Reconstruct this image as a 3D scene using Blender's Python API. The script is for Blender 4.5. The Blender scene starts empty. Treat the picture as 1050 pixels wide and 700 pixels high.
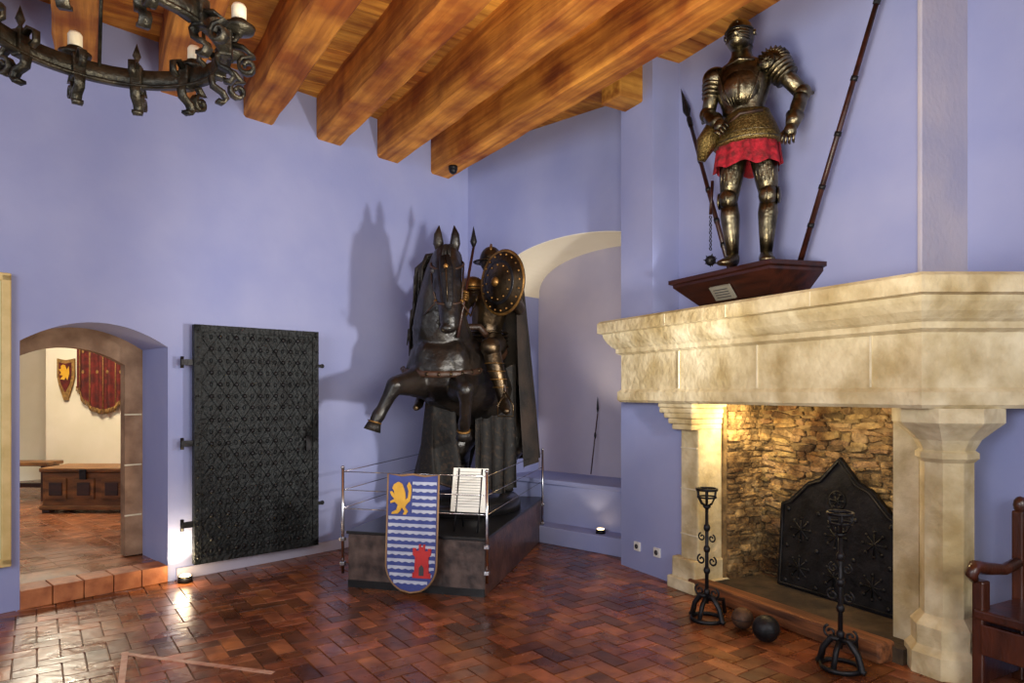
import bpy, bmesh, math, random
from mathutils import Vector, Matrix, Euler
random.seed(7)
V=Vector
scn=bpy.context.scene
def lin(c):
    return tuple(((x/255)/12.92 if x/255<=.04045 else (((x/255)+.055)/1.055)**2.4) for x in c)+(1,)
# ---------------- materials ----------------
def mat(name,c1,c2=None,rough=.5,metal=0.,sc=(1,1,1),ns=4.,bump=0.,bsc=25.,ramp=(.35,.65),attr=None,detail=6,coat=0.,emit=0.,rvar=0.,bdist=.02,stain=None,dist=0.):
    m=bpy.data.materials.new(name); m.use_nodes=True
    nt=m.node_tree; N=nt.nodes; L=nt.links
    p=N['Principled BSDF']
    p.inputs['Roughness'].default_value=rough; p.inputs['Metallic'].default_value=metal
    p.inputs['Coat Weight'].default_value=coat; p.inputs['Coat Roughness'].default_value=.15
    tc=N.new('ShaderNodeTexCoord'); mp=N.new('ShaderNodeMapping'); mp.inputs['Scale'].default_value=sc
    L.new(tc.outputs['Object'],mp.inputs['Vector'])
    no=N.new('ShaderNodeTexNoise'); no.inputs['Scale'].default_value=ns; no.inputs['Detail'].default_value=detail; no.inputs['Distortion'].default_value=dist
    L.new(mp.outputs[0],no.inputs['Vector'])
    r=N.new('ShaderNodeValToRGB'); r.color_ramp.elements[0].position=ramp[0]; r.color_ramp.elements[1].position=ramp[1]
    r.color_ramp.elements[0].color=lin(c1); r.color_ramp.elements[1].color=lin(c2 if c2 else c1)
    L.new(no.outputs['Fac'],r.inputs[0]); col=r.outputs[0]
    if stain:
        n4=N.new('ShaderNodeTexNoise'); n4.inputs['Scale'].default_value=stain[1]; n4.inputs['Detail'].default_value=8
        L.new(tc.outputs['Object'],n4.inputs['Vector'])
        r4=N.new('ShaderNodeValToRGB'); r4.color_ramp.elements[0].position=.34; r4.color_ramp.elements[1].position=.6
        r4.color_ramp.elements[0].color=lin(stain[0]); r4.color_ramp.elements[1].color=(1,1,1,1)
        L.new(n4.outputs['Fac'],r4.inputs[0])
        mx=N.new('ShaderNodeMix'); mx.data_type='RGBA'; mx.blend_type='MULTIPLY'; mx.inputs[0].default_value=1
        L.new(col,mx.inputs[6]); L.new(r4.outputs[0],mx.inputs[7]); col=mx.outputs[2]
    if attr:
        a=N.new('ShaderNodeAttribute'); a.attribute_name=attr
        mx=N.new('ShaderNodeMix'); mx.data_type='RGBA'; mx.blend_type='MULTIPLY'; mx.inputs[0].default_value=1
        L.new(col,mx.inputs[6]); L.new(a.outputs['Color'],mx.inputs[7]); col=mx.outputs[2]
    L.new(col,p.inputs['Base Color'])
    if emit:
        L.new(col,p.inputs['Emission Color']); p.inputs['Emission Strength'].default_value=emit
    if rvar:
        mr=N.new('ShaderNodeMapRange'); mr.inputs['To Min'].default_value=max(.03,rough-rvar); mr.inputs['To Max'].default_value=rough+rvar
        mr.inputs['From Min'].default_value=.3; mr.inputs['From Max'].default_value=.7
        n3=N.new('ShaderNodeTexNoise'); n3.inputs['Scale'].default_value=2.5; n3.inputs['Detail'].default_value=5
        L.new(tc.outputs['Object'],n3.inputs['Vector']); L.new(n3.outputs['Fac'],mr.inputs['Value']); L.new(mr.outputs[0],p.inputs['Roughness'])
    if bump:
        n2=N.new('ShaderNodeTexNoise'); n2.inputs['Scale'].default_value=bsc; n2.inputs['Detail'].default_value=6
        L.new(mp.outputs[0],n2.inputs['Vector'])
        b=N.new('ShaderNodeBump'); b.inputs['Strength'].default_value=bump; b.inputs['Distance'].default_value=bdist
        L.new(n2.outputs['Fac'],b.inputs['Height']); L.new(b.outputs[0],p.inputs['Normal'])
    return m
m_blue=mat('plaster_blue',(140,149,198),(154,161,204),rough=.75,ns=1.2,bump=.12,bsc=9)
m_niche=mat('plaster_niche',(170,166,190),(184,178,196),rough=.8,ns=1.5,bump=.1,bsc=8)
m_soffit_lit=mat('soffit_lit_cream',(225,216,196),(232,224,206),rough=.8,ns=1.5,bump=.1,bsc=8)  # cream stands for lamplight on the arch underside, put into the colour
m_cream=mat('plaster_cream',(225,215,190),(235,225,205),rough=.8,ns=1.5,bump=.1,bsc=8)
m_stone=mat('limestone',(194,178,140),(226,214,180),rough=.88,ns=7,bump=.55,bsc=18,ramp=(.3,.62),stain=((206,194,166),2.4),detail=10)
m_mortar=mat('mortar',(226,218,195),(205,195,165),rough=.9,ns=8)
m_brown=mat('brownstone',(120,92,72),(160,130,105),rough=.85,ns=5,bump=.4)
m_brick=mat('stepbrick',(150,85,50),(190,120,75),rough=.6,ns=8,bump=.3)
m_rubble=mat('rubble',(122,98,64),(192,166,120),rough=.92,ns=13,bump=1.,bsc=30,attr='tcol',stain=((140,115,85),3.),bdist=.03)
m_grout=mat('rubble_joint',(92,74,48),(142,116,78),rough=.95,ns=10,bump=.8)
m_tile=mat('terracotta',(112,62,36),(172,106,66),rough=.3,ns=7,bump=.2,bsc=14,attr='tcol',rvar=.13,coat=.15,stain=((160,140,125),1.3),ramp=(.3,.66))
m_tgrout=mat('grout',(176,136,112),(120,88,68),rough=.6,ns=6)
m_beam=mat('beam_wood',(148,84,26),(224,152,60),rough=.8,sc=(8,.5,8),ns=2.,bump=.35,bsc=5,ramp=(.3,.66),detail=10,dist=.2,stain=((190,156,122),2.6))
m_plank=mat('plank_wood',(156,92,28),(230,168,72),rough=.8,sc=(.5,8,8),ns=2.,bump=.3,bsc=5,ramp=(.3,.66),attr='tcol',detail=9,dist=.2,stain=((195,160,125),2.6))
m_log=mat('hearth_log',(70,40,22),(140,86,48),rough=.7,sc=(.5,8,8),ns=3,bump=.5,bsc=8)
m_iron=mat('black_iron',(18,18,21),(38,38,42),rough=.45,metal=.55,ns=9,bump=.3,bsc=30)
m_iron_d=mat('door_iron',(13,16,19),(32,37,40),rough=.52,metal=.35,ns=12,bump=.9,bsc=30)
m_wrought=mat('wrought_iron',(38,38,36),(84,80,70),rough=.4,metal=.75,ns=12,bump=.4,bsc=40)
m_rust=mat('rusty_iron',(60,45,35),(100,70,50),rough=.6,metal=.4,ns=14,bump=.5)
m_steel=mat('armor_steel',(72,67,54),(136,126,102),rough=.3,metal=1.,ns=11,bump=.25,bsc=40)
m_brass=mat('armor_brass',(88,74,42),(140,120,72),rough=.42,metal=.9,ns=60,bump=.6,bsc=90)
m_gold=mat('gilt',(96,68,34),(156,116,62),rough=.42,metal=.7,ns=12,bump=.2)
m_red=mat('red_velvet',(100,8,20),(170,20,42),rough=.8,ns=24,bump=.8)
m_dwood=mat('dark_wood',(34,14,11),(60,27,18),rough=.35,sc=(1,6,6),ns=3,bump=.1)
m_cwood=mat('chest_wood',(84,54,26),(138,92,48),rough=.45,sc=(1,5,5),ns=3,bump=.2)
m_bwood=mat('bench_wood',(50,22,12),(84,40,22),rough=.3,sc=(3,3,1),ns=3,bump=.15,coat=.3)
m_plat=mat('platform_panel',(50,41,40),(98,82,76),rough=.3,ns=9,bump=.15,detail=10)
m_plats=mat('platform_side',(58,40,34),(100,70,56),rough=.3,ns=7,bump=.15,detail=10)
m_ptop=mat('platform_top',(14,14,16),(26,26,28),rough=.3,ns=5)
m_horse=mat('horse_hide',(11,10,10),(36,29,24),rough=.36,ns=5,bump=.45,bsc=16)
m_mane=mat('horse_mane',(10,8,7),(28,21,16),rough=.5,sc=(6,6,1),ns=5,bump=.5)
m_cloth=mat('dark_brocade',(14,12,12),(56,42,28),rough=.75,ns=26,bump=.4,ramp=(.52,.74))
m_cloak=mat('cloak_cloth',(18,15,14),(48,37,30),rough=.8,ns=4,bump=.4)
m_kn=mat('knight_steel',(44,37,30),(92,76,56),rough=.36,metal=.9,ns=8,bump=.25)
m_leather=mat('leather',(40,26,18),(66,42,28),rough=.5,ns=10,bump=.3)
m_wax=mat('candle_wax',(235,225,195),(245,238,215),rough=.5,ns=5)
m_white=mat('white_paint',(215,215,210),(228,228,224),rough=.5)
m_paper=mat('paper',(220,220,212),(230,230,224),rough=.6)
m_label=mat('engraved_label',(120,118,108),(150,146,134),rough=.5)
m_ink=mat('ink',(60,60,65),rough=.6)
m_dark=mat('dark_gap',(8,8,8),rough=.7)
m_shblue=mat('heraldic_blue',(48,60,128),(62,76,146),rough=.4,ns=8)
m_shwht=mat('heraldic_silver',(170,178,204),(196,202,218),rough=.4,ns=8)
m_shred=mat('heraldic_red',(175,30,34),(200,45,45),rough=.4,ns=8)
m_shyel=mat('heraldic_yellow',(205,155,40),(225,175,60),rough=.4,ns=8)
m_rim=mat('shield_rim',(120,90,60),(150,118,85),rough=.4)
m_banner=mat('banner_maroon',(62,14,12),(104,26,20),rough=.85,ns=12,bump=.3)
m_fringe=mat('banner_fringe',(110,80,40),(150,112,58),rough=.8,ns=30)
m_chrome=mat('chrome',(180,180,185),(200,200,205),rough=.2,metal=1)
m_glow=mat('lamp_glass',(255,215,150),rough=.4,emit=14)
m_tape=mat('tape',(200,160,135),(170,110,85),rough=.5,ns=14)
m_frame=mat('picture_frame',(190,165,100),(215,190,130),rough=.4,ns=6)
m_canvas=mat('canvas',(205,195,150),(190,190,150),rough=.7,ns=2)
m_lavst=mat('return_stone',(165,165,188),(185,180,192),rough=.8,ns=2,bump=.2)
m_soot=mat('soot_stone',(40,32,25),(80,64,45),rough=.9,ns=5,bump=.5)
# ---------------- mesh builder ----------------
I=Matrix.Identity(4)
def frame(x,y,deg,z=0): return Matrix.Translation((x,y,z))@Matrix.Rotation(math.radians(deg),4,'Z')
class B:
    def __init__(s,name,M=None):
        s.name=name; s.M=M or I; s.bm=bmesh.new(); s.mats=[]; s.cl=s.bm.loops.layers.float_color.new('tcol')
    def mi(s,m):
        if m not in s.mats: s.mats.append(m)
        return s.mats.index(m)
    def merge(s,t,m,T=None,smooth=False,col=None):
        if T is not None: t.transform(T)
        bmesh.ops.recalc_face_normals(t,faces=t.faces)
        k=s.mi(m)
        for f in t.faces: f.material_index=k; f.smooth=smooth
        me=bpy.data.meshes.new('t'); t.to_mesh(me); t.free()
        n0=len(s.bm.faces)
        s.bm.from_mesh(me); bpy.data.meshes.remove(me)
        s.bm.faces.ensure_lookup_table()
        c=(col,col,col,1) if isinstance(col,(int,float)) else (tuple(col)+(1,) if col else (1,1,1,1))
        for f in s.bm.faces[n0:]:
            for l in f.loops: l[s.cl]=c
    def box(s,c,d,m,rot=(0,0,0),bev=0,col=None,jit=0):
        t=bmesh.new(); bmesh.ops.create_cube(t,size=1)
        for v in t.verts:
            v.co=V((v.co.x*d[0],v.co.y*d[1],v.co.z*d[2]))
            if jit: v.co+=V((random.uniform(-jit,jit),random.uniform(-jit,jit),random.uniform(-jit,jit)))
        if bev: bmesh.ops.bevel(t,geom=t.edges[:],offset=bev,segments=2,affect='EDGES',profile=.5)
        s.merge(t,m,Matrix.Translation(c)@Euler(rot).to_matrix().to_4x4(),False,col)
    def stone(s,c,d,m,col,rot=(0,0,0)):
        t=bmesh.new(); bmesh.ops.create_icosphere(t,subdivisions=2,radius=1)
        ph=[random.uniform(0,6.28) for _ in range(4)]
        for v in t.verts:
            x,y,z=v.co; q=lambda a:math.copysign(abs(a)**.36,a)
            k=1+.09*math.sin(3*x+ph[0])+.09*math.sin(4*z+ph[1])
            v.co=V((q(x)*d[0]*.5*k,q(y)*d[1]*.5,q(z)*d[2]*.5*(1+.16*math.sin(3*x+ph[2]))+d[2]*.12*math.sin(2.5*x+ph[3])))
        s.merge(t,m,Matrix.Translation(c)@Euler(rot).to_matrix().to_4x4(),False,col)
    def cyl(s,p0,p1,r0,r1,m,seg=16,smooth=True):
        p0=V(p0);p1=V(p1);d=p1-p0
        t=bmesh.new(); bmesh.ops.create_cone(t,cap_ends=True,segments=seg,radius1=r0,radius2=max(r1,1e-4),depth=d.length)
        s.merge(t,m,Matrix.Translation((p0+p1)/2)@d.to_track_quat('Z','Y').to_matrix().to_4x4(),smooth)
    def sph(s,c,r,m,rot=(0,0,0),seg=20,col=None):
        if not hasattr(r,'__len__'): r=(r,r,r)
        t=bmesh.new(); bmesh.ops.create_uvsphere(t,u_segments=seg,v_segments=max(6,seg//2),radius=1)
        s.merge(t,m,Matrix.Translation(c)@Euler(rot).to_matrix().to_4x4()@Matrix.Diagonal((*r,1)),True,col)
    def tube(s,pts,r,m,seg=8,up=None,flat=1.,closed=False,smooth=True):
        pts=[V(p) for p in pts]; n=len(pts)
        rs=r if hasattr(r,'__len__') else [r]*n
        t=bmesh.new(); rings=[]; b0=None
        for i in range(n):
            if closed: tg=pts[(i+1)%n]-pts[i-1]
            else: tg=pts[min(i+1,n-1)]-pts[max(i-1,0)]
            if tg.length<1e-9: tg=V((0,0,1))
            tg.normalize()
            ref=V(up) if up is not None else (b0 if b0 is not None else (V((0,0,1)) if abs(tg.z)<.9 else V((1,0,0))))
            nn=tg.cross(ref)
            if nn.length<1e-5: nn=tg.orthogonal()
            nn.normalize(); bb=nn.cross(tg).normalized(); b0=bb
            rings.append([t.verts.new(pts[i]+nn*math.cos(a)*rs[i]+bb*math.sin(a)*rs[i]*flat) for a in [2*math.pi*(k+.5)/seg for k in range(seg)]])
        for i in range(n if closed else n-1):
            A=rings[i];Bq=rings[(i+1)%n]
            for k in range(seg): t.faces.new((A[k],A[(k+1)%seg],Bq[(k+1)%seg],Bq[k]))
        if not closed: t.faces.new(rings[0]); t.faces.new(rings[-1][::-1])
        s.merge(t,m,None,smooth)
    def prism(s,pts,y0,y1,m,T=None,bev=0,col=None,axis='y'):
        t=bmesh.new()
        if axis=='y': f=lambda a,b,h:(a,h,b)
        elif axis=='z': f=lambda a,b,h:(a,b,h)
        else: f=lambda a,b,h:(h,a,b)
        A=[t.verts.new(f(p[0],p[1],y0)) for p in pts]; C=[t.verts.new(f(p[0],p[1],y1)) for p in pts]
        n=len(pts); t.faces.new(A); t.faces.new(C[::-1])
        for i in range(n): t.faces.new((A[i],A[(i+1)%n],C[(i+1)%n],C[i]))
        if bev:
            bmesh.ops.bevel(t,geom=t.edges[:],offset=bev,segments=2,affect='EDGES')
        s.merge(t,m,T,False,col)
    def lathe(s,prof,c,m,seg=24,T=None,sx=1,sy=1,closed=False,smooth=True,phase=0):
        t=bmesh.new(); rings=[]
        for r,z in prof:
            rings.append([t.verts.new((max(r,1e-4)*math.cos(2*math.pi*k/seg+phase)*sx,max(r,1e-4)*math.sin(2*math.pi*k/seg+phase)*sy,z)) for k in range(seg)])
        n=len(rings)
        for i in range(n if closed else n-1):
            A=rings[i];C=rings[(i+1)%n]
            for k in range(seg): t.faces.new((A[k],A[(k+1)%seg],C[(k+1)%seg],C[k]))
        if not closed: t.faces.new(rings[0]); t.faces.new(rings[-1])
        s.merge(t,m,Matrix.Translation(c)@(T or I),smooth)
    def grid(s,fn,nu,nv,m,smooth=True):
        t=bmesh.new(); g=[[t.verts.new(fn(i/nu,j/nv)) for j in range(nv+1)] for i in range(nu+1)]
        for i in range(nu):
            for j in range(nv): t.faces.new((g[i][j],g[i+1][j],g[i+1][j+1],g[i][j+1]))
        s.merge(t,m,None,smooth)
    def done(s,parent=None):
        me=bpy.data.meshes.new(s.name); s.bm.to_mesh(me); s.bm.free()
        for m in s.mats: me.materials.append(m)
        o=bpy.data.objects.new(s.name,me); scn.collection.objects.link(o); o.matrix_world=s.M
        if parent:
            o.parent=parent
        return o
def empty(name,loc=(0,0,0)):
    e=bpy.data.objects.new(name,None); scn.collection.objects.link(e); return e
def organic(name,chains,blobs,m,parent=None,vox=.018,M=None,smooth=6):
    t=bmesh.new()
    def ball(c,r):
        if not hasattr(r,'__len__'): r=(r,r,r)
        bmesh.ops.create_icosphere(t,subdivisions=2,radius=1,matrix=Matrix.Translation(c)@Matrix.Diagonal((*r,1)))
    for ch in chains:
        for i in range(len(ch)-1):
            p0,r0=V(ch[i][:3]),ch[i][3]; p1,r1=V(ch[i+1][:3]),ch[i+1][3]
            n=max(2,int((p1-p0).length/(min(r0,r1)*.3))+1)
            for k in range(n+1):
                f=k/n; ball(p0.lerp(p1,f),r0+(r1-r0)*f)
    for c,r in blobs: ball(c,r)
    me=bpy.data.meshes.new(name); t.to_mesh(me); t.free(); me.materials.append(m)
    o=bpy.data.objects.new(name,me); scn.collection.objects.link(o)
    if M is not None: o.matrix_world=M
    a=o.modifiers.new('r','REMESH'); a.mode='VOXEL'; a.voxel_size=vox; a.use_smooth_shade=True
    b=o.modifiers.new('s','SMOOTH'); b.iterations=smooth; b.factor=.5
    if parent: o.parent=parent
    return o
# ---------------- frames ----------------
FPf=frame(2.25,3.75,-62.1)     # fireplace wall: x to the right, y into wall
LW=frame(-3.62,5.02,46.7)      # left wall
BW=frame(-.53,8.29,-41.06)     # back niche wall
PF=frame(-1.346,5.62,-14.48)   # platform
CB=frame(-2.456,6.25,32.15)    # ceiling beams: y along beams
H=4.55
# ---------------- floor ----------------
fl=B('floor',frame(0,4,0))
fl.box((0,1,-.06),(14,15,.1),m_tgrout)
Wt=.12
t=bmesh.new(); cl=t.loops.layers.float_color.new('tcol')
g=.003
R45=Matrix.Rotation(math.radians(35),4,'Z')
for ix in range(-56,56):
    for iy in range(-56,56):
        mm=(ix-iy)%4
        if mm==0: x0,y0,x1,y1=ix*Wt,iy*Wt,(ix+2)*Wt,(iy+1)*Wt
        elif mm==3: x0,y0,x1,y1=ix*Wt,iy*Wt,(ix+1)*Wt,(iy+2)*Wt
        else: continue
        pc=R45@V(((x0+x1)/2,(y0+y1)/2,0))
        if abs(pc.x)>5 or pc.y<-3.2 or pc.y>4.8: continue
        z=[random.uniform(-.0014,.0014) for _ in range(4)]
        top=[(x0+g*1.8,y0+g*1.8),(x1-g*1.8,y0+g*1.8),(x1-g*1.8,y1-g*1.8),(x0+g*1.8,y1-g*1.8)]
        bot=[(x0+g,y0+g),(x1-g,y0+g),(x1-g,y1-g),(x0+g,y1-g)]
        T_=[t.verts.new(R45@V((*top[k],z[k]))) for k in range(4)]; B_=[t.verts.new(R45@V((*bot[k],-.012))) for k in range(4)]
        c=random.choice([.5,.65,.85,.95,1,1.1,1.35])*random.uniform(.9,1.1); cc=(c,c*random.uniform(.92,1.08),c*random.uniform(.82,1.12),1)
        fs=[t.faces.new(T_)]+[t.faces.new((B_[k],B_[(k+1)%4],T_[(k+1)%4],T_[k])) for k in range(4)]
        for f in fs:
            for l in f.loops: l[cl]=cc
k=fl.mi(m_tile)
for f in t.faces: f.material_index=k
me=bpy.data.meshes.new('t'); t.to_mesh(me); t.free(); fl.bm.from_mesh(me)
fl.done()
tp=B('floor_tape_marking')
def strip(b,p,q,w,z0,z1,m):
    p=V(p);q=V(q);d=(q-p).normalized();n=V((-d.y,d.x))*w/2
    b.prism([tuple(p+n),tuple(q+n),tuple(q-n),tuple(p-n)],z0,z1,m,axis='z')
strip(tp,(-2.39,4.18),(-1.36,3.89),.035,.0,.004,m_tape); strip(tp,(-2.38,4.2),(-2.12,3.7),.035,.0,.0035,m_tape)
tp.done()
# ---------------- left wall with doorway ----------------
def arc(x0,x1,zs,rise,n=16):
    out=[]
    for i in range(n+1):
        f=i/n; out.append((x0+(x1-x0)*f, zs+rise*(1-(2*f-1)**2)))
    return out
w=B('wall_left',LW)
pts=[(-4,-.05),(0,-.05)]+arc(0,1.035,1.98,.17)+[(1.035,-.05),(4.75,-.05),(4.75,H),(-4,H)]
w.prism(pts,0,.6,m_blue); w.done()
fr=B('trim_doorway_stone',LW)
pin=[(-.25,.14),(.02,.14)]+arc(.02,.89,1.84,.14)+[(.89,.14),(1.2,.14),(1.2,2.5),(-.25,2.5)]
fr.prism(pin,.6,.72,m_brown)
for z in (.5,.95,1.4): fr.box((.955,.598,z),(.14,.01,.012),m_mortar)
fr.done()
st=B('trim_doorway_step',LW)
for i in range(5): st.box((.1+i*.207,.1,.07),(.2,.24,.14),m_brick,bev=.006)
st.box((.52,.42,.065),(1.04,.4,.13),m_tile)
st.done()
bb=B('baseboard_left',LW)
bb.box((2.75,-.012,.05),(3.3,.024,.1),m_niche,bev=.004); bb.done()
# far room
ff=B('floor_far_room',LW); ff.box((0,4.1,.08),(12,7,.1),m_tile)
for i in range(40):
    ff.box((0,.7+i*.16,.131),(12,.006,.003),m_tgrout); ff.box((-4+i*.2,4.1,.131),(.006,7,.003),m_tgrout)
ff.done()
fw=B('wall_far'); fw.box((-4.4,10.3,1.6),(5.06,.3,3.2),m_cream); fw.box((-6.98,10.9,1.6),(.1,1.2,3.2),m_cream); fw.box((-8.5,11.6,1.6),(4,.2,3.2),m_cream)
fw.box((-10,8,1.6),(.2,8,3.2),m_cream); fw.done()
fc=B('ceiling_far_room'); 
fc.prism([(-10,4),(-5.1,4.6),(-1.2,8.7),(-1.2,12),(-10,12)],2.95,3.05,m_cream,axis='z'); fc.done()
ch=B('wooden_chest',frame(-5.2,8.55,0,.135))
ch.box((0,0,.28),(1.02,.5,.42),m_cwood,bev=.01); ch.box((0,0,.52),(1.08,.55,.05),m_cwood,bev=.012); ch.box((0,0,.06),(1.08,.54,.05),m_cwood,bev=.01)
for x in(-.34,0,.34): ch.box((x,-.255,.29),(.26,.02,.26),m_cwood,bev=.008); ch.box((x,-.268,.29),(.16,.012,.16),m_dwood,bev=.006)
for x in(-.47,.47):
    ch.box((x,-.2,.02),(.1,.1,.05),m_dwood,bev=.01); ch.box((x,.2,.02),(.1,.1,.05),m_dwood,bev=.01)
ch.box((0,-.28,.47),(.08,.02,.12),m_iron,bev=.004); ch.done()
bn=B('side_bench',frame(-6.62,9.3,0,.135))
bn.box((0,0,.5),(.8,.35,.05),m_cwood,bev=.01)
for x in(-.33,.33): bn.box((x,0,.24),(.06,.3,.48),m_dwood,bev=.006)
bn.box((0,0,.2),(.7,.04,.06),m_dwood); bn.done()
bn=B('hanging_wall_banner')
def bz(f): return 1.32+.34*abs(2*f-1)**2.2
def by(a): return 10.09+.028*math.sin(a*38)
bn.grid(lambda a,b:V((-6.42+.78*a,by(a)-.02,bz(a)+(2.45-bz(a))*b)),90,10,m_banner)
for f in(.04,.27,.5,.73,.96):
    bn.tube([(-6.42+.78*f,by(f)-.03,bz(f)+.03),(-6.42+.78*f,by(f)-.03,2.42)],.008,m_fringe,seg=4)
    for z in(1.9,2.2): bn.sph((-6.42+.78*min(.9,f+.1),by(min(.9,f+.1))-.03,z),(.02,.008,.028),m_fringe,seg=8)
for i in range(61):
    f=i/60; x=-6.42+.78*f; bn.tube([(x,by(f)-.03,bz(f)+.03),(x,by(f)-.03,bz(f)-.045)],.007,m_fringe,seg=4)
bn.cyl((-6.5,10.08,2.46),(-5.56,10.08,2.46),.02,.02,m_iron); bn.done()
ln=B('heraldic_wall_shield')
ln.prism([(-.13,.42),(0,.39),(.13,.42),(.13,.15),(.1,.02),(.03,-.2),(-.03,-.2),(-.1,.02),(-.13,.15)],0,.03,m_fringe,T=Matrix.Translation((-6.6,10.09,1.68)),bev=.004)
ln.prism([(-.09,.36),(0,.34),(.09,.36),(.09,.16),(.06,.04),(0,-.08),(-.06,.04),(-.09,.16)],-.012,0,m_banner,T=Matrix.Translation((-6.6,10.09,1.68)))
ln.prism([(a*.9+.085,(b_-.74)*.9+.22) for a,b_ in [(-.17,.62),(-.12,.68),(-.18,.69),(-.15,.725),(-.19,.78),(-.155,.79),(-.155,.84),(-.12,.86),(-.09,.845),(-.06,.77),(-.03,.83),(-.02,.71),(-.05,.605),(-.085,.66),(-.1,.61)]],-.02,-.012,m_shyel,T=Matrix.Translation((-6.6,10.09,1.68)))
ln.done()
# iron door
dr=B('door_1',LW@Matrix.Translation((1.2,-.1,.13))@Matrix.Rotation(math.radians(-4),4,'Z')@Matrix.Diagonal((.95,1,.985,1)))
dr.box((.6,0,1.04),(1.2,.05,2.08),m_iron_d,bev=.006)
for z in(.03,2.05): dr.box((.6,-.03,z),(1.2,.02,.06),m_iron_d,bev=.003)
for x in(.03,1.17): dr.box((x,-.03,1.04),(.06,.02,2.08),m_iron_d,bev=.003)
DS=.15; SL=.72
for i in range(-14,15):
    for sg in(1,-1):
        x0=.6+i*DS; pa=[]
        for k2 in range(0,141):
            z=.06+1.96*k2/140; x=x0+sg*(z-1.04)*SL
            if .06<=x<=1.14: pa.append((x,-.031,z))
        if len(pa)>3: dr.tube([pa[0],pa[-1]],.016,m_iron_d,seg=4,up=(0,1,0),flat=.55,smooth=False)
dz=DS/2/SL
for a in range(-8,9):
    for b_ in range(-13,14):
        if (a+b_)%2==0:
            x=.6+a*DS/2; z=1.04+b_*dz
            if .08<x<1.12 and .08<z<2.0: dr.sph((x,-.044,z),(.02,.014,.02),m_iron,seg=8)
        else:
            x=.6+a*DS/2; z=1.04+b_*dz
            if .08<x<1.12 and .08<z<2.0: dr.sph((x,-.027,z),(.016,.012,.022),m_iron_d,seg=6)
for i in range(15):
    for x in(.03,1.17): dr.sph((x,-.042,.06+i*.14),(.012,.009,.012),m_iron,seg=8)
for z,xx in((1.75,-.05),(1.05,-.05),(.35,-.05)): dr.box((xx,0,z),(.1,.03,.05),m_iron); dr.cyl((-.09,0,z-.05),(-.09,0,z+.05),.016,.016,m_iron,seg=8)
for z in(1.75,.4): dr.box((1.23,.02,z),(.08,.03,.03),m_iron); dr.sph((1.27,.02,z),.022,m_iron,seg=8)
dr.box((1.08,-.05,1.0),(.05,.03,.14),m_iron,bev=.005)
dr.done()
pf=B('framed_tapestry',LW)
pf.box((-.75,-.03,1.4),(1.3,.03,2.0),m_canvas); 
for x in(-1.41,-.09): pf.box((x,-.035,1.4),(.06,.05,2.1),m_frame,bev=.008)
for z in(.37,2.43): pf.box((-.75,-.035,z),(1.38,.05,.06),m_frame,bev=.008)
pf.done()
fs=B('floor_spotlight',LW)
fs.cyl((1.13,-.12,0),(1.13,-.12,.05),.06,.055,m_iron); fs.sph((1.13,-.12,.05),(.045,.045,.02),m_glow,seg=16); fs.done()
# ---------------- back wall & niche ----------------
w=B('wall_back',BW)
ND=.8
w.prism([(0,0),(2.75,0),(2.75,.62),(0,.62)],0,ND,m_blue)
na,nb=.45,2.68
def narch(n=32,dr_=0):
    out=[]
    for i in range(n+1):
        a=math.pi*(1-i/n); out.append(((na+nb)/2+((nb-na)/2-dr_)*math.cos(a),2.78+(.5-dr_)*math.sin(a)**.75 if 0<i<n else 2.78))
    return out
w.prism([(-.2,.62),(na,.62)]+narch()+[(nb,.62),(2.75,.62),(2.75,H),(-.2,H)],0,ND,m_blue)
w.box((1.3,ND+.03,1.9),(3.2,.06,3.2),m_niche)
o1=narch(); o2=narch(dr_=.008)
w.prism(o1+o2[::-1],.012,ND,m_soffit_lit)
w.done()
lg=B('trim_niche_ledge',BW)
lg.box((1.9,-.08,.09),(1.9,.3,.18),m_blue,bev=.01); lg.box((1.6,-.0,.62),(2.1,.06,.05),m_blue,bev=.01); lg.done()
fs=B('floor_spotlight.001',BW)
fs.cyl((2.0,-.13,.18),(2.0,-.13,.22),.05,.045,m_iron); fs.cyl((2.0,-.13,.22),(2.0,-.13,.226),.035,.035,m_glow); fs.done()
ls=B('leaning_spear',BW)
ls.cyl((1.38,.6,.66),(1.38,.74,1.35),.007,.007,m_dwood,seg=8); ls.lathe([(.004,0),(.014,.06),(.01,.12),(.001,.2)],(1.38,.74,1.35),m_iron,seg=8); ls.sph((1.38,.69,1.1),(.014,.014,.04),m_iron,seg=8); ls.done()
# ---------------- right wall ----------------
w=B('wall_right',FPf)
w.box((-2.45,.46,1.1),(.84,.68,2.2),m_blue)
w.box((-2.645,.5,3.3),(.45,.76,2.6),m_blue)
w.box((-1.37,.82,3.4),(2.2,.8,2.4),m_blue)
w.box((2.15,1.15,H/2),(4.86,.5,H),m_blue)
w.box((2.24,.78,.755),(4.7,.32,1.51),m_blue)
w.done()
rt=B('trim_breast_return',FPf); rt.box((-.262,.66,3.4),(.03,.5,2.35),m_lavst,bev=.008); rt.done()
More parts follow.
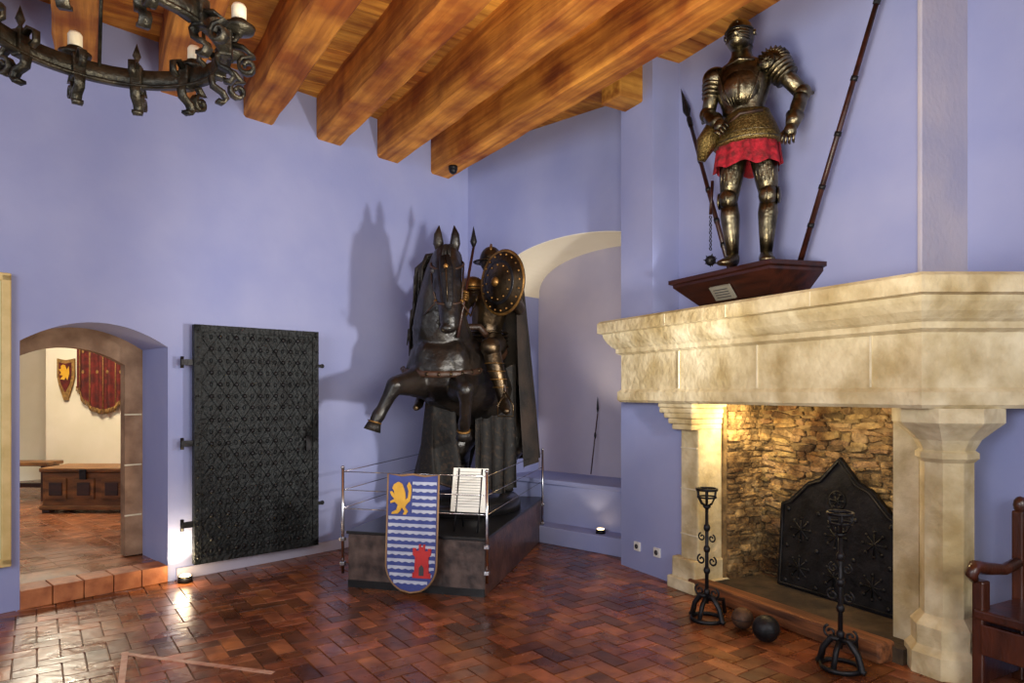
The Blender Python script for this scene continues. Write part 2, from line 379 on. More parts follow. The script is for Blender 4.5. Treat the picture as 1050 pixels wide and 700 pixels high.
# fireplace
fp=B('stone_fireplace',FPf)
def offs(path,o):
    P=[V(p) for p in path]; out=[]
    for i,p in enumerate(P):
        ns=[]
        if i>0: d=(P[i]-P[i-1]).normalized(); ns.append(V((d.y,-d.x)))
        if i<len(P)-1: d=(P[i+1]-P[i]).normalized(); ns.append(V((d.y,-d.x)))
        if len(ns)==1: out.append(p+ns[0]*o)
        else:
            b=(ns[0]+ns[1]).normalized(); out.append(p+b*(o/b.dot(ns[0])))
    return out
path=[(-2.72,.5),(-2.72,0),(0,0),(.487,.92)]
prof=[(0,1.51),(.02,1.53),(.02,1.6),(-.005,1.625),(-.005,1.93),(.03,1.95),(.03,1.985),(.05,2.0),(.085,2.04),(.11,2.09),(.115,2.12),(.15,2.13),(.15,2.22),(.13,2.24)]
t=bmesh.new(); rings=[]
for o,z in prof: rings.append([t.verts.new((q.x,q.y,z)) for q in offs(path,o)])
for i in range(len(rings)-1):
    for k in range(4): t.faces.new((rings[i][k],rings[i][(k+1)%4],rings[i+1][(k+1)%4],rings[i+1][k]))
t.faces.new(rings[0]); t.faces.new(rings[-1]); fp.merge(t,m_stone)
for s_ in(.3,1.15,1.95): fp.box((-s_,0.004,1.78),(.007,.02,.3),m_mortar)
for s_ in(.6,1.3,1.95): fp.box((-s_,-.142,2.175),(.006,.02,.09),m_mortar)
fp.lathe([(.215,0),(.215,.12),(.18,.16),(.18,.2),(.185,.27),(.135,.33),(.135,1.2),(.16,1.225),(.16,1.255),(.14,1.27),(.17,1.33),(.235,1.39),(.27,1.42),(.28,1.43),(.28,1.51)],(-.05,.32,0),m_stone,seg=8,phase=math.pi/8,smooth=False)
fp.box((-.29,.62,.755),(.16,.6,1.51),m_stone); fp.box((-.17,.5,.755),(.2,.3,1.51),m_stone)
fp.box((-1.94,.4,.7),(.2,.6,1.4),m_stone,bev=.012)
fp.box((-1.96,.3,.13),(.27,.5,.26),m_stone,bev=.015); fp.box((-1.96,.3,.05),(.32,.56,.1),m_stone,bev=.012)
for z,e in((1.30,.02),(1.345,.05),(1.39,.085),(1.43,.12),(1.475,.13)): fp.box((-1.94-e*.6,.33,z+.02),(.2+e*1.6,.6+e*.3,.045),m_stone,bev=.012)
for z in(.45,.82,1.15): fp.box((-1.94,.098,z),(.19,.01,.008),m_mortar)
fp.box((-1.05,.5,.04),(1.7,.7,.1),m_soot); fp.box((-1.08,.11,.06),(1.62,.15,.12),m_log,bev=.02,jit=.008)
fp.box((-1.0,.885,.8),(2.0,.2,1.7),m_grout); fp.box((-1.845,.6,.8),(.06,.5,1.5),m_grout)
z=.08
while z<1.52:
    h=random.uniform(.024,.062); x=-1.88-random.uniform(0,.08)
    while x<-.34:
        L_=random.uniform(.06,.25)*(.7 if h<.035 else 1); pr=random.uniform(.0,.03)
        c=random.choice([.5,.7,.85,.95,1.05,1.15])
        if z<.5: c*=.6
        hh=h*random.uniform(.7,1.3)
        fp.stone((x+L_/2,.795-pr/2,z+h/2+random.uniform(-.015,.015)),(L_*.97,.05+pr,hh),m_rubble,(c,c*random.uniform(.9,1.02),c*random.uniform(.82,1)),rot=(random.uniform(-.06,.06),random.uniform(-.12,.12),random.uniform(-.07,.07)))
        x+=L_
    y=.38
    while y<.8:
        L_=random.uniform(.06,.2); pr=random.uniform(0,.02)
        c=random.choice([.5,.75,1,1.15])
        fp.stone((-1.82+pr/2,y+L_/2,z+h/2+random.uniform(-.01,.01)),(.04+pr,L_*.97,h*1.0),m_rubble,(c,c*.95,c*.88),rot=(random.uniform(-.08,.08),0,random.uniform(-.06,.06))); y+=L_
    z+=h*.95
fp.done()
# fireback
fb=B('iron_fireback',FPf@Matrix.Translation((-1.02,.64,.09))@Matrix.Rotation(math.radians(-4),4,'X'))
ol=[(-.5,0),(.5,0),(.5,.64),(.42,.67),(.26,.83),(.15,.87),(0,1.04),(-.15,.87),(-.26,.83),(-.42,.67),(-.5,.64)]
fb.prism(ol,-.02,.02,m_iron,bev=.005)
fb.tube([(p[0]*.94,-.024,.02+p[1]*.95) for p in ol],.011,m_iron,seg=6,closed=True)
def rosette(x,z,r,n=4):
    for k in range(n):
        a=math.pi*k/n; fb.tube([(x-r*math.cos(a),-.022,z-r*math.sin(a)),(x+r*math.cos(a),-.022,z+r*math.sin(a))],.006,m_iron,seg=4)
        for sg in(1,-1): fb.sph((x+sg*r*math.cos(a),-.022,z+sg*r*math.sin(a)),(.013,.009,.013),m_iron,seg=8)
for x in(-.3,0,.3):
    for z in(.17,.46): rosette(x,z,.085)
fb.lathe([(.06,-.004),(.075,0),(.06,.004)],(0,-.022,.72),m_iron,seg=20,T=Matrix.Rotation(math.pi/2,4,'X'),closed=True); rosette(0,.72,.05,3)
for x in(-.42,-.15,.15,.42):
    for z in(.05,.32,.6): fb.sph((x,-.022,z),(.018,.01,.018),m_iron,seg=8)
fb.done()
def spiral(c,r,turn,n=18,sx=1,a0=0,grow=.25):
    out=[]
    for i in range(n+1):
        f=i/n; a=a0+turn*2*math.pi*f; rr=r*(grow+(1-grow)*f)
        out.append((c[0]+sx*rr*math.cos(a),c[1],c[2]+rr*math.sin(a)))
    return out
def andiron(M,name,hh):
    a=B(name,M)
    a.cyl((0,0,.12),(0,0,hh-.12),.014,.012,m_iron,seg=10)
    for z in(.2,.35,.5,.65): a.sph((0,0,z),(.024,.024,.03),m_iron,seg=10)
    for sx in(1,-1):
        a.tube([(0,0,.17),(sx*.05,0,.17),(sx*.1,0,.1),(sx*.12,0,.02),(sx*.14,0,.015)],[.018,.02,.018,.02,.016],m_iron,seg=8)
        a.tube(spiral((sx*.06,0,.2),.04,1.2,sx=sx),.008,m_iron,seg=6)
        a.tube(spiral((sx*.045,0,.42),.035,1.2,sx=sx),.007,m_iron,seg=6)
        a.tube(spiral((sx*.04,0,.58),.03,1.2,sx=sx),.006,m_iron,seg=6)
    a.tube([(0,0,.15),(0,.1,.13),(0,.2,.11),(0,.22,.01)],.014,m_iron,seg=8)
    a.tube([(0,0,.17),(0,-.05,.12),(0,-.09,.02)],.016,m_iron,seg=8)
    a.lathe([(.1,-.012),(.115,-.012),(.115,.012),(.1,.012)],(0,0,.015),m_iron,seg=24,closed=True)
    a.lathe([(.012,0),(.03,.02),(.012,.03)],(0,0,hh-.14),m_iron,seg=12)
    for k in range(6):
        t_=2*math.pi*k/6; c,s_=math.cos(t_),math.sin(t_)
        a.tube([(0,0,hh-.12),(.04*c,.04*s_,hh-.1),(.065*c,.065*s_,hh-.05),(.07*c,.07*s_,hh)],.007,m_iron,seg=6)
    a.lathe([(.065,-.01),(.076,-.01),(.076,.008),(.065,.008)],(0,0,hh),m_iron,seg=20,closed=True)
    a.lathe([(.06,-.006),(.068,-.006),(.068,.006),(.06,.006)],(0,0,hh-.055),m_iron,seg=20,closed=True)
    a.done()
andiron(frame(1.367,4.79,-50),'iron_andiron',.92); andiron(frame(1.9,3.95,-50),'iron_andiron.001',.9)
for i,(x,y,r) in enumerate(((1.63,4.38,.085),(1.56,4.62,.072))):
    b=B('cannonball' if i==0 else 'cannonball.001'); b.sph((x,y,r),r,m_iron if i==0 else m_rust,seg=28)
    b.lathe([(r-.002,-.004),(r+.003,0),(r-.002,.004)],(x,y,r),m_iron,seg=28); b.done()
ol_=B('wall_outlet',FPf); ol_.box((-2.35,.112,.22),(.08,.02,.08),m_white,bev=.004); ol_.cyl((-2.35,.105,.22),(-2.35,.098,.22),.022,.022,m_ink); ol_.done()
ol_=B('wall_outlet.001',FPf); ol_.box((-2.62,.112,.22),(.08,.02,.08),m_white,bev=.004); ol_.cyl((-2.62,.105,.22),(-2.62,.098,.22),.022,.022,m_ink); ol_.done()
# bench right
be=B('carved_wooden_settle',FPf@Matrix.Translation((.19,.13,0)))
def side(x):
    be.box((x,.42,.47),(.06,.07,.94),m_bwood,bev=.01); be.box((x,.03,.3),(.06,.07,.6),m_bwood,bev=.01)
    be.box((x,.22,.24),(.035,.36,.36),m_bwood,bev=.006)
    be.tube([(x,.44,.66),(x,.25,.63),(x,.06,.66),(x,-.03,.68),(x,-.06,.64),(x,-.03,.61)],[.03,.03,.035,.035,.03,.02],m_bwood,seg=10)
    be.sph((x,.42,.97),(.035,.035,.05),m_bwood,seg=12)
side(.03); side(1.3)
be.box((.66,.2,.43),(1.28,.46,.05),m_bwood,bev=.01); be.box((.66,.0,.3),(1.22,.03,.16),m_bwood,bev=.005)
be.box((.66,.42,.68),(1.24,.03,.44),m_bwood,bev=.005); be.box((.66,.42,.9),(1.26,.06,.07),m_bwood,bev=.012)
for i in range(4): be.box((.2+i*.3,.4,.68),(.22,.02,.3),m_dwood,bev=.008)
be.done()
# plinth for armour
pl=B('armor_wall_plinth',FPf)
def PLq(z,e):
    return [(-1.84-e,.2-e*.75,z),(-1.2+e*.7,.17-e*.75,z),(-1.14+e*.9,.42,z),(-1.84-e,.42,z)]
lv=[PLq(2.245,0),PLq(2.45,.22),PLq(2.47,.22),PLq(2.48,.25),PLq(2.51,.25)]
t=bmesh.new(); rg=[[t.verts.new(q) for q in r_] for r_ in lv]
for i in range(4):
    for k in range(4): t.faces.new((rg[i][k],rg[i][(k+1)%4],rg[i+1][(k+1)%4],rg[i+1][k]))
t.faces.new(rg[0]); t.faces.new(rg[-1]); pl.merge(t,m_dwood)
MP=Matrix.Translation((-1.55,.085,2.36))@Matrix.Rotation(math.radians(39),4,'X')
pl.prism([(-.1,-.06),(.1,-.06),(.1,.06),(-.1,.06)],-.02,-.004,m_label,T=MP)
for i in range(4): pl.prism([(-.07,.035-.022*i),(.07,.035-.022*i),(.07,.028-.022*i),(-.07,.028-.022*i)],-.022,-.02,m_ink,T=MP)
pl.done()
# ---------------- suit of armour ----------------
AM=frame(1.74,4.955,-30,2.515)@Matrix.Diagonal((1,1,1.01,1))
ar=B('suit_of_armor',AM)
S=m_steel
def leg(hx,kx,fx,ky,fy,out):
    hip=V((hx,0,.9)); kn=V((kx,ky,.48)); an=V((fx,fy,.09))
    ar.tube([hip,hip.lerp(kn,.3),hip.lerp(kn,.7),kn],[.095,.098,.08,.062],S,seg=18)
    ar.tube([kn,kn.lerp(an,.3),kn.lerp(an,.7),an],[.058,.07,.055,.042],S,seg=18)
    for f in(.15,.3): ar.cyl(hip.lerp(kn,.75+f*.5)-V((0,0,.006)),hip.lerp(kn,.75+f*.5)+V((0,0,.006)),.075-f*.03,.075-f*.03,S)
    ar.sph(kn+V((0,-.03,0)),(.066,.06,.075),S); ar.sph(kn+V((out*.07,.0,0)),(.014,.05,.06),S); ar.tube([kn+V((0,-.095,.05)),kn+V((0,-.1,0)),kn+V((0,-.09,-.06))],.006,S)
    for k in range(5):
        a=-math.pi/2+(k-2)*.38
        ar.tube([hip.lerp(kn,.35)+V((math.cos(a)*.09,math.sin(a)*.09,0)),hip.lerp(kn,.78)+V((math.cos(a)*.077,math.sin(a)*.077,0))],.004,S,seg=5)
        ar.tube([kn.lerp(an,.2)+V((math.cos(a)*.066,math.sin(a)*.066,0)),kn.lerp(an,.85)+V((math.cos(a)*.05,math.sin(a)*.05,0))],.003,S,seg=5)
    ar.sph(an+V((0,.01,-.03)),(.047,.06,.06),S)
    for i in range(6): ar.sph(an+V((out*.006*i,-.03-.022*i,-.045-.006*i)),(.046+.002*i,.035,.045-.004*i),S,seg=14)
leg(-.12,-.15,-.13,-.05,-.02,-1); leg(.07,.12,.1,-.02,.0,1)
ar.grid(lambda a,b:V((-.03+(.2+.035*(1-b))*math.cos(a*2*math.pi)*(1+.05*math.sin(a*75)),(.15+.035*(1-b))*math.sin(a*2*math.pi)*(1+.05*math.sin(a*75)),.70+.015*math.sin(a*44)+.25*b)),150,6,m_red)
ar.lathe([(.235,.86),(.245,.87),(.225,.93),(.2,1.0),(.17,1.06),(.155,1.1),(.14,1.1)],(-.03,0,0),m_brass,seg=36,sy=.8)
for i in range(4): ar.lathe([(.24-.022*i,-.006),(.25-.022*i,0),(.24-.022*i,.006)],(-.03,0,.88+.05*i),S,seg=36,sy=.8)
ar.tube([(-.24,-.1,1.0),(-.3,-.11,.9),(-.34,-.1,.78)],[.07,.075,.03],m_brass,seg=12)
ar.lathe([(.14,1.06),(.15,1.1),(.148,1.14),(.175,1.22),(.195,1.3),(.19,1.38),(.155,1.45),(.09,1.49),(.06,1.5)],(-.06,0,0),S,seg=36,sy=.78)
ar.sph((-.06,-.07,1.27),(.14,.1,.15),S,seg=24)
for k in range(-4,5):
    x=k*.028
    ar.tube([(-.06+x*.5,-.13,1.12),(-.06+x,-.165+abs(x)*.3,1.24),(-.06+x*1.25,-.15+abs(x)*.35,1.36),(-.06+x*1.5,-.1,1.42)],.0045,S,seg=5)
ar.tube([(-.16,-.1,1.43),(-.06,-.13,1.45),(.04,-.1,1.43)],.012,S)
ar.box((-.055,-.19,1.22),(.01,.012,.14),S)
ar.lathe([(.11,1.44),(.1,1.48),(.075,1.52),(.07,1.56),(.08,1.58)],(-.07,0,0),S,seg=28)
hm=(-.08,-.01,1.665)
ar.sph(hm,(.1,.125,.118),S,seg=28); ar.sph((-.08,-.05,1.625),(.088,.11,.088),S,seg=24)
ar.cyl((-.08,-.09,1.63),(-.08,-.185,1.625),.06,.012,S,seg=20)
ar.tube([(-.08,-.12,1.72),(-.08,-.03,1.785),(-.08,.07,1.765),(-.08,.12,1.69)],[.008,.012,.012,.008],S,seg=8)
ar.tube([(-.08+.1*math.cos(a),-.02+.118*math.sin(a),1.68) for a in [math.pi*(1.08+.84*i/14) for i in range(15)]],.007,m_dark,seg=6)
for z in(1.655,1.635,1.615,1.595): ar.tube([(-.08+.09*math.cos(a),-.05+.115*math.sin(a),z) for a in [math.pi*(1.1+.8*i/14) for i in range(15)]],.0045,S,seg=5)
for sx in(-1,1): ar.cyl((-.08+sx*.09,-.01,1.67),(-.08+sx*.112,-.01,1.67),.022,.02,S)
def arm(sh,el,ha,big):
    sh=V(sh);el=V(el);ha=V(ha)
    ar.sph(sh,(.095*big,.085*big,.085*big),S,seg=24)
    d=(el-sh).normalized()
    for i in range(4):
        q=sh+d*(.04+.03*i); ar.cyl(q,q+d*.02,.084*big-.006*i,.088*big-.006*i,S,seg=20)
    ar.tube([sh,sh.lerp(el,.5),el],[.06,.056,.05],S,seg=16); ar.sph(el,(.062,.062,.062),S)
    dd=(el-(sh+ha)/2).normalized(); ar.cyl(el,el+dd*.08,.045,.01,S)
    ar.tube([el,el.lerp(ha,.4),ha],[.05,.052,.038],S,seg=16)
    d2=(ha-el).normalized(); ar.cyl(ha-d2*.08,ha+d2*.01,.062,.042,S,seg=20)
    pal=ha+d2*.05; ar.sph(pal,(.042,.035,.05),S)
    side_=d2.cross(V((0,1,0))).normalized()
    for k in range(4):
        o=pal+side_*(.028*(k-1.5)*.85)
        L2=[.075,.085,.08,.065][k]
        ar.tube([o+d2*.02,o+d2*(.02+L2*.5)+V((0,-.012,0)),o+d2*(.02+L2*.8)+V((0,.012,-.01)),o+d2*(.02+L2*.8)+V((0,.035,-.012))],[.011,.0105,.01,.008],S,seg=8)
    ar.tube([pal-side_*.035,pal-side_*.05+d2*.03,pal-side_*.04+d2*.055],[.012,.011,.009],S,seg=8)
arm((.15,0,1.42),(.34,.0,1.17),(.29,-.12,.92),1.2)
arm((-.26,0,1.4),(-.31,-.02,1.14),(-.2,-.18,1.0),1.0)
ar.cyl((.12,-.1,1.4),(.12,-.125,1.4),.06,.052,S)
for k in range(9):
    a=-1.0+k*.3; ar.tube([(.15+.06*math.sin(a),-.085,1.42+.06*math.cos(a)),(.15+.11*math.sin(a),-.05,1.42+.1*math.cos(a)),(.15+.118*math.sin(a),.0,1.42+.106*math.cos(a))],.006,S,seg=5)
for k in range(8):
    a=k*math.pi/4; ar.tube([(.12,-.127,1.4),(.12+.045*math.cos(a),-.125,1.4+.045*math.sin(a))],.004,S,seg=5)
ar.tube([(-.2+.0,-.09,.98),(-.05,-.16,1.05),(.1,-.12,1.06)],.012,m_leather)
ar.done()
def spear(name,p0,p1,r,head):
    b=B(name,FPf); p0=V(p0);p1=V(p1);d=(p1-p0).normalized()
    b.cyl(p0,p1,r,r*.8,m_dwood,seg=12)
    for f in(.15,.3,.5,.7): q=p0.lerp(p1,f); b.cyl(q-d*.015,q+d*.015,r*1.15,r*1.15,m_iron,seg=12)
    q=d.to_track_quat('Z','Y').to_matrix().to_4x4()
    b.lathe([(r*1.1,-.08),(r*1.2,0),(r*.8,.03),(head,.1),(head*.9,.14),(.001,.36)],p1,m_iron,seg=8,T=q,smooth=False)
    b.done()
spear('wall_spear',(-1.5,.1,2.515),(-2.16,.3,3.92),.019,.034)
spear('wall_spear.001',(-1.04,.3,2.515),(-.44,.3,4.12),.02,.035)
ml=B('flail',FPf)
ml.cyl((-1.62,.02,2.95),(-1.6,.02,3.2),.012,.012,m_dwood,seg=8)
for i in range(9): ml.lathe([(.008,-.003),(.014,0),(.008,.003)],(-1.62,.02,2.93-.03*i),m_iron,seg=10,T=Matrix.Rotation(math.pi/2,4,'X' if i%2 else 'Y')@Matrix.Diagonal((1,1.2,1,1)),closed=True)
ml.sph((-1.62,.02,2.6),.04,m_iron,seg=16)
for k in range(14):
    a=k*2.4; zz=-.9+1.8*k/13; rr=math.sqrt(1-zz*zz); d=V((rr*math.cos(a),rr*math.sin(a),zz)); c=V((-1.62,.02,2.6)); ml.cyl(c+d*.035,c+d*.055,.01,.001,m_iron,seg=6)
ml.done()
# ---------------- ceiling ----------------
ce=B('ceiling',CB)
y=-9.; 
while y<3.6:
    wd=random.uniform(.14,.2); c=random.uniform(.72,1.12)
    ce.box((.6,y+wd/2,H+.0),(12.5,wd-.006,.04),m_plank,bev=.003,col=(c,c*.96,c*.9)); y+=wd
ce.box((.6,-2.7,H+.05),(12.8,13,.05),m_dwood)
ce.done()
for k in range(-3,4):
    b=B('ceiling_beam' if k==-3 else 'ceiling_beam.%03d'%(k+3),CB)
    y1=.186*k+.25; y0=-8.6
    n=40; wv=[(random.uniform(-.009,.009),random.uniform(-.009,.009)) for _ in range(n+1)]
    t=bmesh.new(); rings=[]
    for i in range(n+1):
        y=y0+(y1-y0)*i/n; a,c=wv[i]; x0=.716*k+a; x1=x0+.28+c; z0=4.12+c*.8
        rings.append([t.verts.new(q) for q in((x0+.02,y,z0),(x1-.02,y,z0),(x1,y,z0+.02),(x1,y,4.54),(x0,y,4.54),(x0,y,z0+.02))])
    for i in range(n):
        for j in range(6): t.faces.new((rings[i][j],rings[i][(j+1)%6],rings[i+1][(j+1)%6],rings[i+1][j]))
    t.faces.new(rings[0]); t.faces.new(rings[-1]); b.merge(t,m_beam); b.done()
b=B('trim_ceiling_trimmer',CB); b.box((2.95,-1.95,4.35),(.5,.26,.34),m_plank,bev=.015,col=.8); b.done()
b=B('security_camera',CB); b.cyl((2.25,.2,4.13),(2.25,.2,4.08),.05,.05,m_iron); b.sph((2.25,.2,4.075),(.045,.045,.045),m_iron); b.done()
# ---------------- chandelier ----------------
cd=B('iron_chandelier',frame(-1.9,3.2,0,3.30)); R=.52; Wm=m_wrought
cd.lathe([(R-.009,-.045),(R+.009,-.045),(R+.009,.045),(R-.009,.045)],(0,0,0),Wm,seg=64,closed=True)
cd.lathe([(R-.03,-.052),(R+.02,-.052),(R+.02,-.04),(R-.03,-.04)],(0,0,0),Wm,seg=64,closed=True)
for k in range(12):
    a=2*math.pi*k/12+.262; c,s_=math.cos(a),math.sin(a); P=lambda r,z:(r*c,r*s_,z); up=(-s_,c,0)
    cd.tube([P(R+.1-.045*math.cos(q)*(.35+.65*j/12),-.1+.045*math.sin(q)*(.35+.65*j/12)) for j,q in enumerate([math.pi*(2.3*j/12) for j in range(13)])]+[P(R+.13,-.05),P(R+.08,-.01),P(R+.03,.0)],.011,Wm,seg=4,up=up,flat=2.8)
    cd.tube([P(R-.0,-.03),P(R-.04,-.07),P(R-.03,-.11),P(R+.02,-.13),P(R+.04,-.16),P(R+.02,-.185),P(R-.01,-.18)],.012,Wm,seg=4,up=up,flat=2.8)
    cd.tube([P(R-.01,.03),P(R-.06,.07),P(R-.1,.05),P(R-.1,.0),P(R-.07,-.02)],.01,Wm,seg=4,up=up,flat=2.4)
    cd.box(P(R,-.0),(.06,.06,.13),Wm,rot=(0,0,a),bev=.008)
    if k%2==0 or k==1: 
        rc=R+.06
        cd.tube([P(R,.0),P(R+.04,.02),P(rc,.06)],.014,Wm,seg=6)
        cd.lathe([(.01,.04),(.02,.055),(.07,.07),(.078,.09),(.04,.085),(.04,.12),(.0,.12)],P(rc,0),Wm,seg=20)
        cd.lathe([(.034,.1),(.035,.185),(.028,.2),(.0,.195)],P(rc,0),m_wax,seg=20)
        cd.cyl(P(rc,.195),P(rc,.217),.002,.0015,m_ink,seg=6)
    else:
        cd.lathe([(.0,.06),(.02,.07),(.008,.09),(.022,.12),(.0,.19)],P(R,0),Wm,seg=10)
for k in range(4):
    a=2*math.pi*k/4+.6; c,s_=math.cos(a),math.sin(a)
    cd.tube([(R*c,R*s_,.03),(.35*c,.35*s_,.4),(.12*c,.12*s_,.6),(0,0,.7)],.01,Wm,seg=6)
for i in range(8): cd.lathe([(.018,-.005),(.028,0),(.018,.005)],(0,0,.73+.05*i),Wm,seg=12,T=Matrix.Rotation(math.pi/2,4,'X' if i%2 else 'Y'),closed=True)
cd.cyl((0,0,1.1),(0,0,1.24),.012,.012,Wm,seg=8)
cd.done()
# ---------------- platform ----------------
pt=B('display_platform',PF)
pt.box((.585,1.075,.22),(1.17,2.15,.44),m_plat); pt.box((1.172,1.075,.22),(.006,2.14,.43),m_plats)
pt.box((.585,1.075,.45),(1.2,2.18,.025),m_ptop,bev=.005); pt.box((.585,-.004,.03),(1.17,.012,.06),m_ptop); 
pt.lathe([(.62,0),(.62,.09),(.58,.12),(0,.12)],(.62,1.3,.46),m_ptop,seg=48,sx=.8,sy=1.0)
pt.done()
ba=B('barrier_rail',PF)
cor=[(-.03,-.04),(1.2,-.04),(1.2,2.05)]
for x,y in cor:
    ba.cyl((x,y,.12),(x,y,.98),.012,.012,m_chrome,seg=10); ba.sph((x,y,.985),.016,m_chrome,seg=10)
    for z in(.2,.4): ba.box((x,y,z),(.04,.04,.03),m_chrome,bev=.004)
ba.cyl((-.03,2.0,.46),(-.03,2.0,.98),.012,.012,m_chrome,seg=10)
for z in(.95,.8,.65):
    for p,q in((cor[0],cor[1]),(cor[1],cor[2]),((-.03,2.0),cor[0])): ba.cyl((p[0],p[1],z),(q[0],q[1],z),.0035,.0035,m_chrome,seg=6)
ba.done()
hs=B('heraldic_shield_board',PF@Matrix.Translation((.6,-.12,.03))@Matrix.Rotation(math.radians(-4),4,'X'))
hw=.215; HT=.92
def shw(z):
    return hw if z>.22 else hw*math.sqrt(max(0,1-((.22-z)/.22)**2))*.98+.002
outl=[(-hw,HT),(-.1,HT-.012),(0,HT),(.1,HT-.012),(hw,HT)]+[(shw(z),z) for z in [.22-.22*i/14 for i in range(15)]]+[(-shw(z),z) for z in [.22*i/14 for i in range(1,15)]]
hs.prism(outl[::-1],-.012,.012,m_shblue)
hs.tube([(p[0],-.01,p[1]) for p in outl],.009,m_rim,seg=6,closed=True)
z=.07; 
while z<.86:
    hwz=shw(z)-.015
    xs=[-hwz+2*hwz*i/36 for i in range(37)]
    if z>.58: xs=[.0+(hwz)*i/20 for i in range(21)]
    f=lambda x:z+.004*math.sin(x*110)
    hs.prism([(x,f(x)) for x in xs]+[(x,z+.024) for x in xs[::-1]],-.018,-.012,m_shwht); z+=.055
lion=[(-.17,.62),(-.13,.64),(-.12,.68),(-.145,.70),(-.18,.69),(-.185,.705),(-.15,.725),(-.175,.75),(-.19,.78),(-.175,.785),(-.15,.76),(-.155,.79),(-.17,.81),(-.155,.84),(-.12,.86),(-.09,.845),(-.075,.81),(-.06,.77),(-.055,.72),(-.035,.74),(-.03,.79),(-.045,.83),(-.03,.86),(-.012,.83),(-.01,.77),(-.02,.71),(-.05,.68),(-.06,.66),(-.035,.63),(-.05,.605),(-.075,.605),(-.06,.63),(-.085,.66),(-.1,.63),(-.12,.61),(-.17,.605)]
hs.prism([(a-.0,b_) for a,b_ in lion],-.026,-.012,m_shyel)
tw=[(.0,.12),(.15,.12),(.15,.16),(.135,.16),(.13,.28),(.15,.3),(.15,.35),(.125,.35),(.125,.33),(.1,.33),(.1,.38),(.085,.38),(.085,.36),(.065,.36),(.065,.38),(.05,.38),(.05,.33),(.025,.33),(.025,.35),(0,.35),(0,.3),(.02,.28),(.015,.16),(0,.16)]
hs.prism([(a+.02,b_) for a,b_ in tw],-.028,-.012,m_shred); hs.prism([(.075,.14),(.115,.14),(.115,.2),(.095,.225),(.075,.2)],-.03,-.026,m_ink)
hs.done()
lb=B('information_board',PF@Matrix.Translation((.96,.18,.463)))
LT=Matrix.Rotation(math.radians(-14),4,'X')
lb.prism([(-.15,.16),(.15,.16),(.15,.52),(-.15,.52)],-.006,.006,m_paper,T=LT)
for i in range(14):
    zz=.49-.022*i; lb.prism([(-.12,zz),(.12-random.uniform(0,.06),zz),(.1,zz-.003),(-.12,zz-.003)],-.0075,-.006,m_ink,T=LT)
for x in(-.1,.1): lb.tube([(x,-.02,0),(x,.05,.2),(x,.12,.5)],.008,m_iron,seg=6); lb.tube([(x,.1,.4),(x,.22,.0)],.008,m_iron,seg=6)
lb.done()
# ---------------- horse ----------------
he=empty('rearing_horse_statue')
chains=[
 [(-.2,7.28,1.42,.35),(-.3,7.08,1.55,.39),(-.42,6.88,1.68,.41),(-.56,6.68,1.79,.4),(-.66,6.53,1.82,.36)],
 [(-.64,6.62,1.95,.32),(-.68,6.5,2.2,.275),(-.68,6.42,2.46,.215),(-.65,6.36,2.66,.18),(-.6,6.3,2.81,.15)],
 [(-.6,6.28,2.83,.135),(-.59,6.2,2.72,.145),(-.575,6.13,2.55,.125),(-.56,6.07,2.38,.106),(-.55,6.03,2.26,.095),(-.55,6.02,2.2,.085)],
 [(-.78,6.58,1.76,.23),(-.84,6.42,1.7,.17),(-.93,6.2,1.68,.118),(-1.03,6.03,1.66,.086),(-1.08,6.01,1.57,.062),(-1.14,6.0,1.45,.055),(-1.17,5.99,1.4,.064),(-1.2,5.97,1.34,.052)],
 [(-.52,6.52,1.74,.22),(-.47,6.36,1.66,.16),(-.43,6.15,1.64,.11),(-.41,6.02,1.62,.084),(-.41,6.06,1.52,.06),(-.42,6.14,1.37,.055),(-.43,6.18,1.32,.063),(-.44,6.22,1.26,.052)],
 [(-.4,7.22,1.4,.27),(-.52,7.05,1.2,.2),(-.55,6.97,1.06,.14),(-.53,7.12,.96,.1),(-.52,7.26,.9,.075),(-.52,7.22,.78,.057),(-.53,7.16,.69,.062),(-.54,7.12,.64,.052)],
 [(-.05,7.2,1.38,.26),(.0,7.0,1.2,.19),(.0,6.93,1.06,.14),(-.02,7.08,.96,.1),(-.03,7.24,.9,.075),(-.03,7.2,.78,.057),(-.04,7.12,.69,.062),(-.05,7.08,.64,.052)]]
blobs=[((-.68,6.12,2.56),(.035,.06,.08)),((-.48,6.12,2.56),(.035,.06,.08)),((-.57,5.985,2.16),(.07,.06,.052)),((-.77,6.36,1.91),(.15,.14,.19)),((-.53,6.34,1.89),(.15,.14,.19)),((-.68,6.2,2.7),(.035,.045,.03)),((-.5,6.2,2.7),(.035,.045,.03))]
organic('body',chains,blobs,m_horse,he,vox=.014,smooth=4)
hd=B('head_details')
for sx,x in((-1,-.665),(1,-.535)):
    hd.tube([(x,6.3,2.89),(x+sx*.012,6.28,2.97),(x+sx*.014,6.27,3.05),(x+sx*.004,6.27,3.13)],[.038,.05,.038,.004],m_horse,seg=10,up=(0,1,0),flat=.7)
    hd.sph((x+sx*.044,6.135,2.69),(.023,.023,.023),m_ink,seg=12)
    hd.sph((x-sx*.018,5.932,2.21),(.014,.01,.018),m_dark,seg=8)
def ringaround(c,rx,ry,r,m,tilt=0,n=28):
    M_=Matrix.Translation(c)@Matrix.Rotation(tilt,4,'X')
    hd.tube([M_@V((rx*math.cos(2*math.pi*i/n),ry*math.sin(2*math.pi*i/n),0)) for i in range(n)],r,m,seg=6,closed=True)
ringaround((-.565,6.085,2.41),.116,.119,.011,m_leather,.35); ringaround((-.59,6.2,2.76),.15,.152,.011,m_leather,.5)
